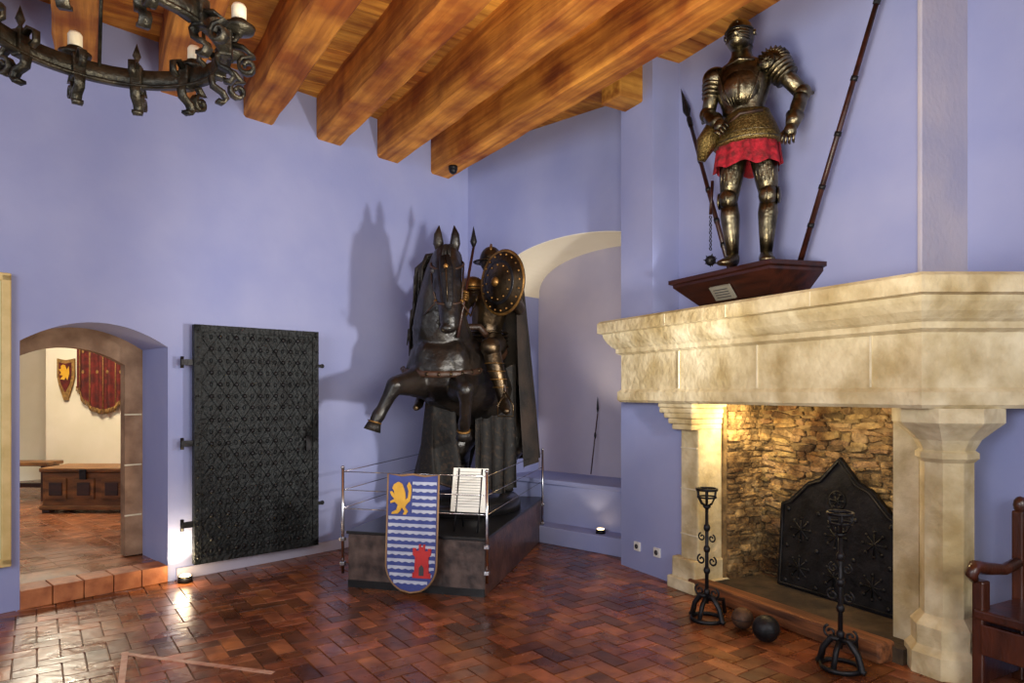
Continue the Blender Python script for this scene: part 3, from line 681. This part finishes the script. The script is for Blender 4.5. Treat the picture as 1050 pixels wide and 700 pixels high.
for sx in(-1,1): hd.tube([(-.565+sx*.116,6.09,2.42),(-.585+sx*.141,6.17,2.6),(-.59+sx*.148,6.23,2.76)],.009,m_leather,seg=6); hd.sph((-.565+sx*.116,6.08,2.41),.02,m_gold,seg=10); hd.tube([(-.565+sx*.116,6.08,2.4),(-.6+sx*.22,6.28,2.3),(-.45+sx*.1,6.5,2.45)],.008,m_leather,seg=6)
hd.tube([(-.6,6.06,2.81),(-.58,6.022,2.69),(-.57,5.992,2.55),(-.555,5.958,2.4),(-.55,5.932,2.32)],[.05,.065,.055,.045,.02],m_iron,seg=12,up=(0,1,.3),flat=.35)
hd.tube([(-.59,6.03,2.8),(-.58,5.996,2.69),(-.57,5.967,2.55),(-.56,5.938,2.38)],[.006,.009,.008,.004],m_kn,seg=6)
hd.sph((-.582,6.004,2.71),(.022,.014,.022),m_gold,seg=10)
for i in range(11):
    a=math.pi*(1.05+.9*i/10); hd.sph((-.66+.385*math.cos(a),6.53+.385*math.sin(a),1.82-.06*math.sin(math.pi*i/10)),.02,m_kn,seg=8)
hd.tube([(-.66+.378*math.cos(math.pi*(1+i/14)),6.53+.378*math.sin(math.pi*(1+i/14)),1.82-.06*math.sin(math.pi*i/14)) for i in range(15)],.02,m_leather,seg=8,up=(0,0,1),flat=1.6)
def hoof(p,d,r=.07):
    p=V(p);d=V(d).normalized(); hd.cyl(p,p+d*.08,r*.8,r*1.1,m_mane,seg=16); hd.cyl(p-d*.006,p+d*.006,r*.9,r*.9,m_gold,seg=16)
hoof((-1.2,5.97,1.34),(-.3,-.1,-1)); hoof((-.44,6.22,1.25),(0,.45,-1)); hoof((-.54,7.11,.658),(0,-.15,-1),.062); hoof((-.05,7.07,.658),(0,-.15,-1),.062)
hd.done(he)
mn=B('mane_and_tail')
for i in range(34):
    f=i/33; p=V((-.66,6.42,2.9)).lerp(V((-.78,6.78,2.25)),f)+V((0,.03*math.sin(f*3),0)); sw=random.uniform(-.03,.03)
    L_=random.uniform(.25,.4)
    mn.tube([p,p+V((-.14,-.0,-.02)),p+V((-.21+sw,-.04,-.4*L_)),p+V((-.22+sw*1.5,-.05,-L_))],[.022,.024,.02,.004],m_mane,seg=6)
for i in range(5): p=V((-.59+random.uniform(-.03,.03),6.2,2.93)); mn.tube([p,p+V((0,-.07,-.02)),p+V((random.uniform(-.03,.03),-.1,-.16))],[.018,.016,.003],m_mane,seg=6)
for i in range(14):
    a=random.uniform(-.05,.05); mn.tube([(-.08,7.5,1.55),(-.05+a,7.62,1.5),(-.05+a*2,7.64+a*.3,1.2),(-.06+a*2.5,7.58,.8)],[.03,.035,.03,.005],m_mane,seg=6)
mn.done(he)
cp=B('caparison')
def pathpt(P,f):
    n=len(P)-1; i=min(int(f*n),n-1); g_=f*n-i
    p0=P[max(i-1,0)];p1=P[i];p2=P[i+1];p3=P[min(i+2,n)]
    return tuple(.5*((2*p1[k])+(-p0[k]+p2[k])*g_+(2*p0[k]-5*p1[k]+4*p2[k]-p3[k])*g_**2+(-p0[k]+3*p1[k]-3*p2[k]+p3[k])*g_**3) for k in range(2))
lo=[(-.5,7.5),(-.78,7.3),(-.98,7.0),(-.95,6.7),(-.76,6.56),(-.46,6.6)]
hi=[(-.3,7.45),(-.56,7.25),(-.74,6.98),(-.84,6.75),(-.76,6.6),(-.56,6.56)]
def cap(a,b):
    x0,y0=pathpt(lo,a); x1,y1=pathpt(hi,a); f=b**.8; fold=.035*math.sin(a*34+math.sin(b*3))*(1-b*.8)
    zb=.66+.05*abs(math.sin(a*17)); return V((x0+(x1-x0)*f+fold*.8,y0+(y1-y0)*f-fold,zb+(1.64-zb)*b))
cp.grid(cap,90,16,m_cloth)
cp.tube([cap(i/60,.02)+V((0,-.012,0)) for i in range(61)],.008,m_leather,seg=5)
cp.done(he)
# ---------------- knight ----------------
ke=empty('mounted_knight_figure')
kch=[[(-.28,7.0,2.06,.18),(-.25,6.97,2.3,.165),(-.22,6.94,2.5,.2),(-.21,6.92,2.66,.14),(-.21,6.9,2.76,.07),(-.21,6.88,2.82,.085)],
 [(-.38,6.9,2.64,.105),(-.48,6.76,2.46,.07),(-.5,6.7,2.4,.065),(-.46,6.5,2.44,.056),(-.44,6.4,2.48,.04)],
 [(-.05,6.9,2.64,.105),(.05,6.78,2.47,.07),(.07,6.72,2.42,.065),(.02,6.55,2.47,.056),(-.02,6.46,2.52,.04)],
 [(-.2,6.95,2.08,.14),(-.17,6.7,2.06,.125),(-.2,6.42,2.02,.092),(-.16,6.39,1.85,.086),(-.11,6.39,1.68,.068),(-.08,6.38,1.52,.054),(-.07,6.32,1.47,.054),(-.05,6.18,1.43,.04)],
 [(-.42,6.98,2.08,.13),(-.68,6.8,2.0,.115),(-.84,6.66,1.92,.08),(-.88,6.7,1.75,.07),(-.9,6.76,1.55,.048),(-.91,6.68,1.48,.046),(-.92,6.55,1.45,.034)]]
organic('body',kch,[((-.21,6.88,2.9),(.1,.115,.13))],m_kn,ke,vox=.013,smooth=3)
kd=B('armor_details')
kd.sph((-.21,6.87,2.93),(.115,.13,.135),m_kn,seg=24); kd.lathe([(.115,-.01),(.18,-.02),(.185,-.012),(.12,.01)],(-.21,6.87,2.92),m_kn,seg=28,closed=True)
kd.tube([(-.21,6.75,3.01),(-.21,6.84,3.075),(-.21,6.95,3.065),(-.21,7.0,2.97)],.014,m_gold,seg=8)
kd.tube([(-.3,6.78,2.91),(-.21,6.735,2.91),(-.12,6.78,2.91)],.008,m_dark,seg=6)
for c,r in(((-.4,6.88,2.67),.12),((-.03,6.88,2.67),.12)):
    kd.sph(c,(r,r,r*.8),m_gold,seg=20)
    for i in range(3): kd.lathe([(r*.98-.004*i,-.006),(r*1.03,0),(r*.98,.006)],(c[0],c[1],c[2]-.02-.03*i),m_kn,seg=20,closed=True)
kd.sph((-.5,6.7,2.4),.08,m_gold,seg=16); kd.sph((-.2,6.39,2.02),(.1,.092,.1),m_kn,seg=16)
for i in range(4): kd.lathe([(.21,-.01),(.225,0),(.21,.01)],(-.26,6.96,2.2-.04*i),m_kn,seg=28,closed=True)
for f in(.0,.25,.5,.75): kd.lathe([(.088-.026*f,-.006),(.096-.026*f,0),(.088-.026*f,.006)],(-.165+.075*f,6.39,1.87-.3*f),m_gold,seg=18,closed=True)
def hand(c,grip,ax):
    c=V(c); g_=V(grip).normalized(); a=V(ax).normalized(); n=g_.cross(a).normalized()
    kd.sph(c,(.04,.04,.042),m_gold,seg=14)
    for k in range(4):
        o=c+g_*(.024*(k-1.5))+n*.02
        kd.tube([o,o+a*.04+n*.008,o+a*.055-n*.02,o+a*.03-n*.04],[.011,.0105,.01,.008],m_gold,seg=7)
    kd.tube([c+g_*.035,c+g_*.05+a*.03,c+g_*.045+a*.045-n*.02],[.012,.011,.009],m_gold,seg=7)
hand((-.44,6.38,2.49),(.1,.25,1),(0,-1,.1)); hand((-.02,6.44,2.53),(0,0,1),(-1,-.3,0))
kd.tube([(-.06,6.29,1.6),(-.13,6.28,1.48),(-.13,6.26,1.38),(.01,6.26,1.38),(.01,6.28,1.48),(-.06,6.29,1.6)],.009,m_kn,seg=6); kd.tube([(-.06,6.29,1.6),(-.12,6.7,2.05)],.009,m_leather,seg=6)
kd.done(ke)
sh=B('round_shield',Matrix.Translation((-.09,6.36,2.62))@Matrix.Rotation(math.radians(-42),4,'Z')@Matrix.Rotation(math.radians(90),4,'X')@Matrix.Rotation(math.radians(-6),4,'Y'))
Rs=.3
sh.lathe([(0,.09),(.06,.085),(.14,.065),(.22,.035),(Rs,0),(Rs+.008,-.006),(Rs,-.014),(.22,.02),(0,.07)],(0,0,0),m_kn,seg=48)
sh.lathe([(Rs-.02,.005),(Rs,.016),(Rs+.01,0)],(0,0,0),m_gold,seg=48); sh.sph((0,0,.09),(.045,.045,.035),m_gold,seg=16)
for k in range(20): a=2*math.pi*k/20; sh.sph((.26*math.cos(a),.26*math.sin(a),.022),.011,m_gold,seg=8)
for k in range(12): a=2*math.pi*k/12; sh.sph((.16*math.cos(a),.16*math.sin(a),.06),.01,m_gold,seg=8)
sh.lathe([(.2,-.003),(.21,.004),(.2,.008)],(0,0,.042),m_iron,seg=40)
o=sh.done(); mw=o.matrix_world.copy(); o.parent=ke; o.matrix_world=mw
la=B('lance'); la.cyl((-.5,6.27,2.1),(-.37,6.58,3.0),.015,.013,m_dwood,seg=10); la.lathe([(.014,0),(.034,.05),(.022,.1),(.001,.2)],(-.37,6.58,3.0),m_iron,seg=10); la.done(ke)
ck=B('cloak')
clo=[(-.42,6.62),(-.3,6.52),(-.15,6.56),(.02,6.6),(.2,6.72),(.26,6.95),(.16,7.2),(-.12,7.3)]
chi=[(-.34,6.84),(-.24,6.82),(-.12,6.82),(0,6.83),(.09,6.9),(.11,7.0),(.03,7.1),(-.12,7.13)]
def clk(a,b):
    x0,y0=pathpt(clo,a); x1,y1=pathpt(chi,a); f=b**1.1; fold=.04*math.sin(a*44+b*2)*(1-b*.7)
    zb=max(.64,.9-.25*math.cos(a*5)*.5-.3*(1-a))
    return V((x0+(x1-x0)*f+fold,y0+(y1-y0)*f+fold*.7,zb+(2.66-zb)*b))
ck.grid(lambda a,b:clk(.5+.5*a,b),80,28,m_cloak)
ck.grid(lambda a,b:V((-.36+.4*a+.03*math.sin(a*22)*(1-b),6.74-.1*(1-b)+.12*a+.03*math.cos(a*22)*(1-b),.63+.03*math.sin(a*8)+(1.85-.63)*b)),40,12,m_cloth)
ck.done(ke)
sd=B('saddle'); sd.sph((-.34,6.95,2.0),(.3,.22,.09),m_leather,rot=(-.5,0,0)); sd.tube([(-.52,6.68,2.14),(-.42,6.68,2.24),(-.32,6.7,2.24),(-.24,6.72,2.14)],.035,m_leather); sd.tube([(-.5,7.2,2.05),(-.35,7.22,2.2),(-.2,7.2,2.2),(-.06,7.16,2.05)],.04,m_leather); sd.done(he)
# ---------------- lights ----------------
def light(name,kind,loc,power,color,size=.1,target=None,spot=None,sy=None,blend=.5):
    l=bpy.data.lights.new(name,kind); l.energy=power; l.color=color
    if kind=='AREA':
        l.size=size
        if sy: l.shape='RECTANGLE'; l.size_y=sy
    else: l.shadow_soft_size=size
    if kind=='SPOT': l.spot_size=math.radians(spot); l.spot_blend=blend
    o=bpy.data.objects.new(name,l); scn.collection.objects.link(o); o.location=loc
    if target: o.rotation_euler=(V(target)-V(loc)).to_track_quat('-Z','Y').to_euler()
    return o
light('window_light','AREA',(-2.8,-1.2,2.6),130,(.94,.96,1),2.4,(0,7,1.6),sy=2.2)
light('fill_light_right','AREA',(2.6,-1.0,2.6),85,(1,.96,.9),1.8,(1.0,5.5,2.2),sy=1.8)  # added unseen fill from the right, not a window
light('ceiling_fill','AREA',(.3,2.4,1.9),115,(1,.88,.66),1.0,(0,3.8,4.5))  # added area fill to warm the ceiling, without any fixture
light('display_spot','SPOT',(1.8,3.5,1.75),440,(1,.95,.88),.09,(-.6,6.6,2.1),spot=66,blend=.6)
light('door_floor_spot','SPOT',(-2.79,5.72,.1),40,(1,.76,.42),.04,(-2.75,5.95,3),spot=120)
light('door_floor_glow','POINT',(-2.72,5.64,.12),4,(1,.76,.42),.05)
light('niche_spot','SPOT',(BW@V((1.9,-.16,.26))),2,(1,.8,.5),.04,(BW@V((1.5,.1,3.2))),spot=100)
light('niche_arch_spot','SPOT',(BW@V((1.75,.3,.72))),70,(1,.86,.62),.05,(BW@V((1.6,.3,3.3))),spot=75,blend=.8)
light('hearth_lamp','POINT',(FPf@V((-1.6,.36,1.4))),14,(1,.76,.38),.05)
light('hearth_lamp_right','POINT',(FPf@V((-.7,.3,1.42))),6,(1,.8,.5),.05)
light('far_room_lamp','POINT',(-5.6,8.2,2.6),190,(1,.9,.72),.2)
wd=bpy.data.worlds.new('World'); scn.world=wd; wd.use_nodes=True
bg=wd.node_tree.nodes['Background']; bg.inputs[0].default_value=(.88,.92,1,1); bg.inputs[1].default_value=.78
cam=bpy.data.cameras.new('Camera'); co=bpy.data.objects.new('Camera',cam); scn.collection.objects.link(co)
co.location=(0,0,1.6); co.rotation_euler=(math.radians(90),0,0); cam.lens=24; cam.sensor_width=36; cam.shift_y=.0495
scn.camera=co
scn.view_settings.view_transform='Standard'; scn.view_settings.look='None'; scn.view_settings.exposure=0
